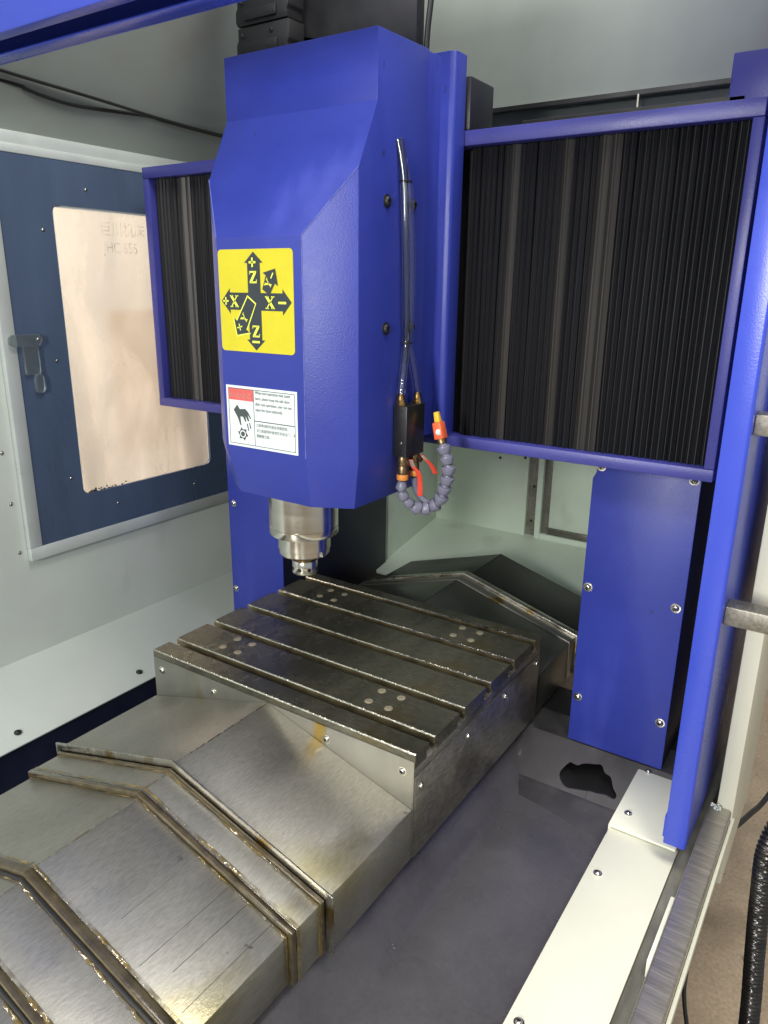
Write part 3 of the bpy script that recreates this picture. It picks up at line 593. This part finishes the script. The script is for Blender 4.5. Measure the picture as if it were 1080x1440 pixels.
# ------------------------------------------------------------------ coolant block, tubes, segmented hose
cb = thing('coolant_manifold', (.60, .15, .37), 'black coolant block with brass fittings and red valves on the head side', 'coolant manifold')
bx = G(); bx.box(.5868, .6095, .130, .179, .373, .446); bx.build('block', 'block_black', cb, bevel=.0012)
for fx, y in ((.5945, .1375), (.601, .1715)):
    g = G(); g.lathe([(.0075, 0), (.0075, .004), (.0062, .0045), (.0062, .008)], (fx, y, .446), (0, 0, 1), 6); g.lathe([(.0055, .008), (.0055, .013), (.0042, .0135), (.0042, .016)], (fx, y, .446), (0, 0, 1), 18)
    g.build('fitting', 'brass', cb, smooth=True)
for i, (y, z) in enumerate(((.1385, .373), (.170, .373))):
    v_ = G(); v_.lathe([(.0075, 0), (.0085, -.003), (.0085, -.012), (.0070, -.014), (.0078, -.016), (.0078, -.026)], (.599, y, z), (0, 0, 1), 20)
    v_.lathe([(.0045, 0), (.0045, .013)], (.599, y, z-.008), (.9, -.1, 0), 12)
    vo = v_.build('valve', 'bronze', cb, smooth=True)
    g = G(); g.lathe([(.0083, 0), (.0086, .001), (.0086, .007), (.0083, .008)], (.599, y, z-.0345), (0, 0, 1), 20); g.build('collar', 'orange_band', vo, smooth=True)
    x0 = .612
    path = smoothpath([(x0, y, z-.003), (x0+.003, y+.003, z-.014), (x0+.0085, y+.009, z-.024), (x0+.010, y+.011, z-.040), (x0+.0105, y+.011, z-.058)] if i == 0 else
                      [(x0, y, z-.002), (x0+.004, y+.006, z-.010), (x0+.010, y+.013, z-.020), (x0+.014, y+.017, z-.032)], 5)
    g = G()
    n = len(path); vs_ = []; fq = []
    for k, p in enumerate(path):
        w = .0036+.0009*k/n
        for a, b_ in ((-1, -1), (1, -1), (1, 1), (-1, 1)): vs_.append((p.x+a*w*.75, p.y+a*w*.75, p.z) if False else (p.x+a*w*.6+b_*.0012, p.y+a*w*.6-b_*.0012, p.z))
    for k in range(n-1):
        for j in range(4): fq.append((k*4+j, k*4+(j+1) % 4, (k+1)*4+(j+1) % 4, (k+1)*4+j))
    fq += [(0, 1, 2, 3), ((n-1)*4+3, (n-1)*4+2, (n-1)*4+1, (n-1)*4)]
    g.add(vs_, fq); g.m = [1 if f[0]//4 < 5 else 0 for f in g.f]
    g.build('lever', ['red_plastic', 'bright_steel'], vo, bevel=.0006)
hp = smoothpath([(.599, .1385, .336), (.597, .139, .322), (.600, .145, .308), (.606, .155, .297), (.616, .168, .2895), (.629, .178, .294), (.640, .180, .306), (.6455, .180, .322), (.6505, .180, .342), (.6510, .180, .358), (.6465, .180, .373), (.6400, .180, .389)], 14)
dist = [0]
for a, b_ in zip(hp, hp[1:]): dist.append(dist[-1]+(b_-a).length)
def at_len(s):
    for i in range(len(dist)-1):
        if dist[i+1] >= s:
            t = (s-dist[i])/max(1e-9, dist[i+1]-dist[i]); return hp[i].lerp(hp[i+1], t), (hp[i+1]-hp[i]).normalized()
    return hp[-1], (hp[-1]-hp[-2]).normalized()
ho = thing('segmented_hose', (.599, .139, .29), 'grey purple segmented coolant hose curling up below the black block', 'coolant hose')
g0 = G(); g0.lathe([(.0062, -.0080), (.0070, -.0075), (.0082, -.0055), (.0098, -.0015), (.0106, .0022), (.0104, .0040), (.0088, .0046), (.0066, .0050), (.0060, .0075)], (0, 0, 0), (0, 0, 1), 22)
seg0 = None; nseg = 12
for k in range(nseg):
    p, d = at_len(dist[-1]*(k+.5)/nseg)
    sc_ = .80 if k < 3 else 1.0
    q = (d).to_track_quat('Z', 'Y').to_euler()
    if seg0 is None:
        seg0 = g0.build('hose_segment', 'hose_plastic', ho, smooth=True, origin=(0, 0, 0)); seg0.location = p-WPOS[ho.name]; seg0.rotation_euler = q; seg0.scale = (sc_, sc_, 1)
    else: dup(seg0, p, ho, rot=q, scale=(sc_, sc_, 1))
nd = Vector((-.25, 0, 1)).normalized(); p0 = Vector((.6395, .180, .390))
g = G(); g.lathe([(.0070, 0), (.0072, .006), (.0066, .007)], p0, nd, 18); g.build('collar', 'bronze', ho, smooth=True)
q = nd.to_track_quat('Z', 'Y').to_matrix()
def obox(name, mat, sx, sy, h0, h1, taper=1.0, bevel=.0008):
    vs_ = []
    for h, k in ((h0, 1), (h1, taper)):
        for a, b_ in ((-1, -1), (1, -1), (1, 1), (-1, 1)): vs_.append(p0+q @ Vector((a*sx*k, b_*sy*k, h)))
    g = G(); g.add(vs_, [(0, 3, 2, 1), (4, 5, 6, 7), (0, 1, 5, 4), (1, 2, 6, 5), (2, 3, 7, 6), (3, 0, 4, 7)]); return g.build(name, mat, ho, bevel=bevel)
obox('nozzle_valve', 'orange_plastic', .0078, .0070, .007, .031, .92); obox('nozzle_tip', 'yellow_plastic', .0042, .0042, .0312, .046, .78)
g = G(); g.lathe([(.0045, 0), (.0045, .004), (.003, .005)], p0+q @ Vector((.0066, 0, .017)), (1, -.2, .2), 14); g.build('valve_pin', 'label_white', ho, smooth=True)
g = G(); g.tube(smoothpath([(.600, .170, .336), (.602, .172, .318), (.610, .176, .303), (.622, .182, .294)], 8), .0052, 12); 
tag(g.build('rubber_hose', 'hose_plastic', smooth=True), 'thin dark hose behind the segmented hose under the coolant block', 'hose')
tbs = thing('coolant_tubes', (.594, .15, .46), 'pair of clear plastic tubes tied together down the side of the head', 'tube')
A = [(.5865, .133, .786), (.5905, .137, .762), (.5925, .1395, .738), (.594, .141, .70), (.5945, .146, .62), (.5935, .150, .55), (.593, .151, .531), (.594, .145, .50), (.5945, .1375, .462)]
B = [(.5865, .134, .788), (.5905, .142, .760), (.5925, .1495, .738), (.5945, .152, .70), (.5955, .158, .62), (.594, .159, .55), (.593, .1585, .531), (.597, .165, .50), (.601, .1715, .462)]
for pth in (A, B):
    g = G(); g.tube(smoothpath(pth, 8), .0054, 16); t_ = g.build('tube', 'clear_tube', tbs, smooth=True)
    g = G(); g.tube(smoothpath(pth, 8), .0034, 12); g.build('tube_bore', 'tube_air', t_, smooth=True)
for z, y, x in ((.738, .144, .5925), (.531, .1548, .593)):
    pts = [(x+.0062*math.cos(a)*.95, y+.0102*math.sin(a), z) for a in [2*math.pi*k/24 for k in range(25)]]
    g = G(); g.tube(pts, .0011, 6); g.build('cable_tie', 'cable_black', tbs, smooth=True)

# ------------------------------------------------------------------ window door in the left wall
XW = -.186
wd = thing('side_window', (-.185, .28, .08), 'slate blue window panel with dusty bright pane in the left wall', 'window')
y0, y1, z0, z1_ = .011, .62, .079, .838; w = .026
g = G(); g.box(-.191, -.178, y0, y1, z0, z0+w); g.build('frame_bar', 'frame_alu', wd, bevel=.0015)
g = G(); g.box(-.191, -.178, y0, y1, z1_-.015, z1_); g.build('frame_bar', 'frame_alu', wd, bevel=.0015)
g = G(); g.box(-.191, -.1782, y0, y0+w, z0+w, z1_-.015); g.build('frame_bar', 'frame_alu', wd, bevel=.0015)
g = G()
gy0, gy1, gz0, gz1 = .141, .496, .187, .745
outer = [(y0+w, z0+w), (y1, z0+w), (y1, z1_-.015), (y0+w, z1_-.015)]
inner = []
rad = .016
for cy_, cz_, a0 in ((gy0+rad, gz0+rad, 180), (gy1-rad, gz0+rad, 270), (gy1-rad, gz1-rad, 0), (gy0+rad, gz1-rad, 90)):
    for k in range(6): a = R(a0+18*k); inner.append((cy_+rad*math.cos(a), cz_+rad*math.sin(a)))
for xx, flip in ((-.180, 0), (-.186, 1)):
    for c in range(4):   # four corner fans and four side quads
        ring = inner[c*6:(c+1)*6]
        for k in range(5): g.poly([(xx, *outer[c]), (xx, *ring[k]), (xx, *ring[k+1])])
        g.poly([(xx, *outer[c]), (xx, *ring[5]), (xx, *inner[((c+1) % 4)*6]), (xx, *outer[(c+1) % 4])])
for k in range(24): a, b_ = inner[k], inner[(k+1) % 24]; g.poly([(-.180, *a), (-.180, *b_), (-.186, *b_), (-.186, *a)])
g.build('panel', 'slate_blue_paint', wd)
g = G(); g.box(-.1895, -.1868, gy0-.01, gy1+.01, gz0-.01, gz1+.01); pn = g.build('pane', 'dusty_pane', wd)
g = G()
for a0, a1, c0, c1 in ((gy0-.002, gy0+.004, gz0, gz1), (gy0, gy1, gz1-.004, gz1+.002)): g.box(-.1868, -.1845, a0, a1, c0, c1)
g.build('pane_edge', 'label_white', wd)
g = G()
for i in range(46):
    y = gy0+.006+abs(random.gauss(0, .045)); z = gz0-.002+abs(random.gauss(0, .0035)); r_ = random.uniform(.0008, .0026)
    g.lathe([(r_, -.0008), (r_*.8, .0006), (r_*.3, .001)], (-.1845, y, z), (1, 0, 0), 6)
stuff(g.build('seal_crumbs', 'rubber', wd))
text('lettering', 'JHC 655', .030, -.1866, .665, .250, 'ghost_letter', wd, .80, 'side')
text('lettering', '巨川机床', .030, -.1866, .699, .244, 'ghost_letter', wd, .92, 'side')
for y, z in ((.216, .777), (.117, .699), (.115, .462), (.116, .228), (.221, .151), (.438, .148)): screw(wd, (-.1798, y, z), (1, 0, 0), .0036)
lt = thing('door_latch', (-.178, .06, .41), 'clear plastic latch on the blue panel left of the pane', 'latch')
g = G(); g.prism(rrect(.020, .083, .492, .514, .010), 'x', -.178, -.169); g.build('latch_bar', 'clear_plastic', lt, bevel=.001)
g = G(); g.prism(rrect(.046, .076, .440, .4918, .004), 'x', -.1795, -.172); g.build('latch_body', 'clear_plastic', lt, bevel=.001)
g = G(); g.prism(rrect(.062, .080, .405, .4398, .008), 'x', -.1795, -.171); kn = g.build('latch_knob', 'clear_plastic', lt, bevel=.001)
screw(lt, (-.1685, .074, .505), (1, 0, 0), .0036)
# wall screws on the cream side wall
for y, z in ((-.012, .30), (-.008, .20), (-.004, .10)): screw(wl, (-.1918, y, z), (1, 0, 0), .004)

# what the pane looks out on: the workshop
fm = thing('far_machine', (-1.9, .9, -.85), 'white machine standing outside, blurred behind the dusty pane', 'machine')
g = G(); g.box(-2.6, -1.55, .95, 2.6, -.85, 1.5); g.build('cabinet', 'far_white', fm, bevel=.01)
g = G(); g.box(-1.549, -1.53, 1.25, 1.75, -.1, .5); g.build('door', 'far_tan', fm, bevel=.005)
g = G(); g.box(-1.549, -1.50, .96, 2.58, -.85, -.55); g.build('skirt', 'far_tan', fm, bevel=.005)
g = G(); g.box(-1.52, -1.40, 1.55, 1.75, -.85, .62); g.build('control_box', 'far_grey', fm, bevel=.01)
g = G(); g.box(-1.45, -1.05, .80, 1.0, -.85, -.30); cr = tag(g.build('far_crate', 'far_tan', bevel=.01), 'tan box on the workshop floor, seen through the pane', 'box')
g = G(); g.box(-3.2, -3.1, -2, 5, -.85, 3.0); struct(g.build('workshop_wall', 'far_white'))

# ------------------------------------------------------------------ cables on the left hood
tag(G().tube(smoothpath([(-.134, -.25, .955), (-.134, .048, .938), (-.134, .22, .930), (-.134, .385, .921), (-.134, .560, .917), (-.134, .9, .915)], 8), .0030, 8).build('black_cable', 'cable_black', smooth=True), 'straight black cable, upper of two along the left hood', 'cable', 'cables on the hood')
tag(G().tube(smoothpath([(-.150, -.25, .945), (-.148, .056, .927), (-.148, .094, .922), (-.148, .130, .917), (-.148, .200, .914), (-.147, .346, .924), (-.147, .400, .922), (-.147, .563, .918), (-.147, .9, .915)], 8), .0034, 8).build('black_cable', 'cable_black', smooth=True), 'sagging black cable, lower of two along the left hood', 'cable', 'cables on the hood')

# ------------------------------------------------------------------ top: blue beam, cable carrier, motor
tbm = thing('top_beam', (.3, -.13, .88), 'blue sheet metal beam crossing the upper left corner', 'beam')
g = G(); g.box(-.19, 1.15, -.124, -.102, .883, .886); g.build('lower_flange', 'blue_door', tbm, bevel=.001)
g = G(); g.box(-.19, 1.15, -.1558, -.1025, .925, .935); g.build('groove', 'navy_side', tbm)
g = G(); g.prism([(-.1561, .883), (-.1561, .96), (-.30, 1.20), (-.32, 1.19), (-.175, .883)], 'x', -.19, 1.15); g.build('box_section', 'blue_door', tbm, bevel=.003)
g = G(); g.box(-.19, 1.15, -.102, -.099, .883, 1.05); g.build('web', 'blue_door', tbm)
cc = thing('cable_carrier', (.205, .32, .975), 'black plastic cable carrier rising behind the top of the head', 'cable carrier')
for k in range(6):
    z = .972+.048*k
    g = G(); g.prism([(.150, z), (.258, z), (.258, z+.012), (.262, z+.018), (.262, z+.046), (.150, z+.046), (.150, z+.028), (.146, z+.022), (.146, z+.006)], 'y', .305, .345); lk = g.build('link', 'dark_metal', cc, bevel=.002)
    g = G(); g.box(.168, .238, .3005, .305, z+.006, z+.022); g.build('crossbar', 'dark_metal', lk, bevel=.0015)
    for x in (.16, .225): screw(lk, (x, .3045, z+.034), (0, -1, 0), .004, 'dark')
mo = thing('motor', (.36, .36, .90), 'large black motor housing above the head', 'motor')
g = G(); g.box(.27, .44, .352, .37, .80, .9545); g.build('mount', 'dark_metal', mo, bevel=.002)
g = G(); g.prism([(.258, .955), (.476, .955), (.476, 1.25), (.244, 1.25), (.244, .998), (.236, .994), (.236, 1.0), (.238, .978)], 'y', .35, .372); g.build('housing', 'dark_metal', mo, bevel=.003)
tag(G().tube(smoothpath([(.495, .35, .90), (.495, .35, .96), (.500, .352, 1.02), (.512, .36, 1.15), (.52, .37, 1.3)], 6), .0045, 10).build('power_cable', 'cable_black', smooth=True), 'black cable rising right of the motor above the head', 'cable')

# ------------------------------------------------------------------ sliding door at the right, rail and jamb
dr = thing('sliding_door', (1.02, .6, -.16), 'bright blue sliding door edge at the right, opened backwards', 'sliding door')
g = G(); g.prism([(1.004, .219), (1.0315, .219), (1.0345, .222), (1.0345, 1.3), (1.004, 1.3)], 'z', -.158, 1.25); g.build('door_panel', 'blue_door', dr, bevel=.0012)
g = G(); g.box(1.0015, 1.0042, .222, .25, -.150, -.115); g.build('corner_tab', 'blue_door', dr, bevel=.0008)
for z in (.455, .205):
    g = G(); g.prism([(.236, z-.016), (.270, z-.016), (.270, z+.010), (.236, z+.010)], 'x', 1.0347, 1.118); g.build('handle_bracket', 'steel_skirt', dr, bevel=.002)
g = G(); g.tube([(1.112, .253, .12), (1.112, .253, .54)], .011, 20); g.build('handle_bar', 'stainless', dr, smooth=True)
rl = thing('door_sill', (1.05, -.2, -.25), 'brushed stainless sill rail with dark sliding track at the door opening', 'sill rail')
g = G(); g.box(1.0205, 1.0420, -1.0, 1.1, -.235, -.1985); g.build('track', 'track_steel', rl, bevel=.001)
g = G(); g.prism([(1.0425, -.21), (1.0425, -.162), (1.0445, -.160), (1.0720, -.160), (1.0745, -.163), (1.0745, -.19), (1.05, -.19), (1.05, -.21)], 'y', -1.0, .352); g.build('rail_cap', 'stainless', rl, bevel=.001)
g = G(); g.box(1.0747, 1.0800, -1.0, .36, -.188, -.176); g.build('outer_edge', 'jamb_paint', rl, bevel=.002)
g = G(); g.box(1.036, 1.0422, .02, .14, -.1984, -.172); g.build('guide_strip', 'cream_sheet', rl, bevel=.001)
g = G(); g.box(.95, 1.0, -1.0, 1.2, -.32, -.236); g.build('support', 'dark_metal', rl)
jb = thing('door_jamb', (1.065, .4, -.13), 'cream painted jamb at the end of the sill rail', 'door jamb')
g = G(); g.prism([(1.0525, .353), (1.0765, .353), (1.0765, .62), (1.0525, .62)], 'z', -.30, 1.3); g.build('jamb_post', 'jamb_paint', jb, bevel=.002)
g = G()
for i in range(22):
    x, y, z = random.uniform(1.046, 1.062), random.uniform(.340, .353), -.160+random.uniform(0, .006); r = random.uniform(.0010, .0022)
    g.lathe([(r, -.001), (r*.9, r*.4), (r*.3, r*.8)], (x, y, z), (random.uniform(-.5, .5), -.4, 1), 7)
stuff(g.build('sealant', 'frame_alu', jb, smooth=True))

# ------------------------------------------------------------------ outside at the right: conduit and cables
pts = smoothpath([(1.22, .32, .02), (1.155, .27, -.06), (1.133, .25, -.12), (1.135, .25, -.207), (1.142, .25, -.305), (1.152, .25, -.433), (1.16, .25, -.65), (1.16, .25, -.845)], 40)
ln = [0]
for a, b_ in zip(pts, pts[1:]): ln.append(ln[-1]+(b_-a).length)
rr_ = [.0125+.0014*math.sin(2*math.pi*s/.0068) for s in ln]
fine = []; rf = []
tot = ln[-1]; n = int(tot/.0011); j = 0
for k in range(n+1):
    s = tot*k/n
    while j < len(ln)-2 and ln[j+1] < s: j += 1
    fine.append(pts[j].lerp(pts[j+1], (s-ln[j])/max(1e-9, ln[j+1]-ln[j]))); rf.append(.0125+.0016*math.sin(2*math.pi*s/.0070))
tag(G().tube(fine, rf, 14).build('flexible_conduit', 'conduit_metal', smooth=True), 'black ribbed metal conduit hanging down outside the door', 'conduit')
tag(G().tube(smoothpath([(1.02, .70, -.48), (1.051, .78, -.50), (1.075, .86, -.505), (1.099, .94, -.50), (1.16, 1.1, -.40)], 8), .006, 8).build('outer_cable', 'cable_black', smooth=True), 'thick black cable outside, right of the door jamb', 'cable', 'cables outside the door')
tag(G().tube(smoothpath([(1.03, .40, -.45), (1.047, .366, -.50), (1.055, .33, -.53), (1.089, .272, -.62), (1.12, .2, -.844)], 8), .0035, 8).build('outer_cable', 'cable_black', smooth=True), 'thin black cable under the stainless sill at the bottom', 'cable', 'cables outside the door')
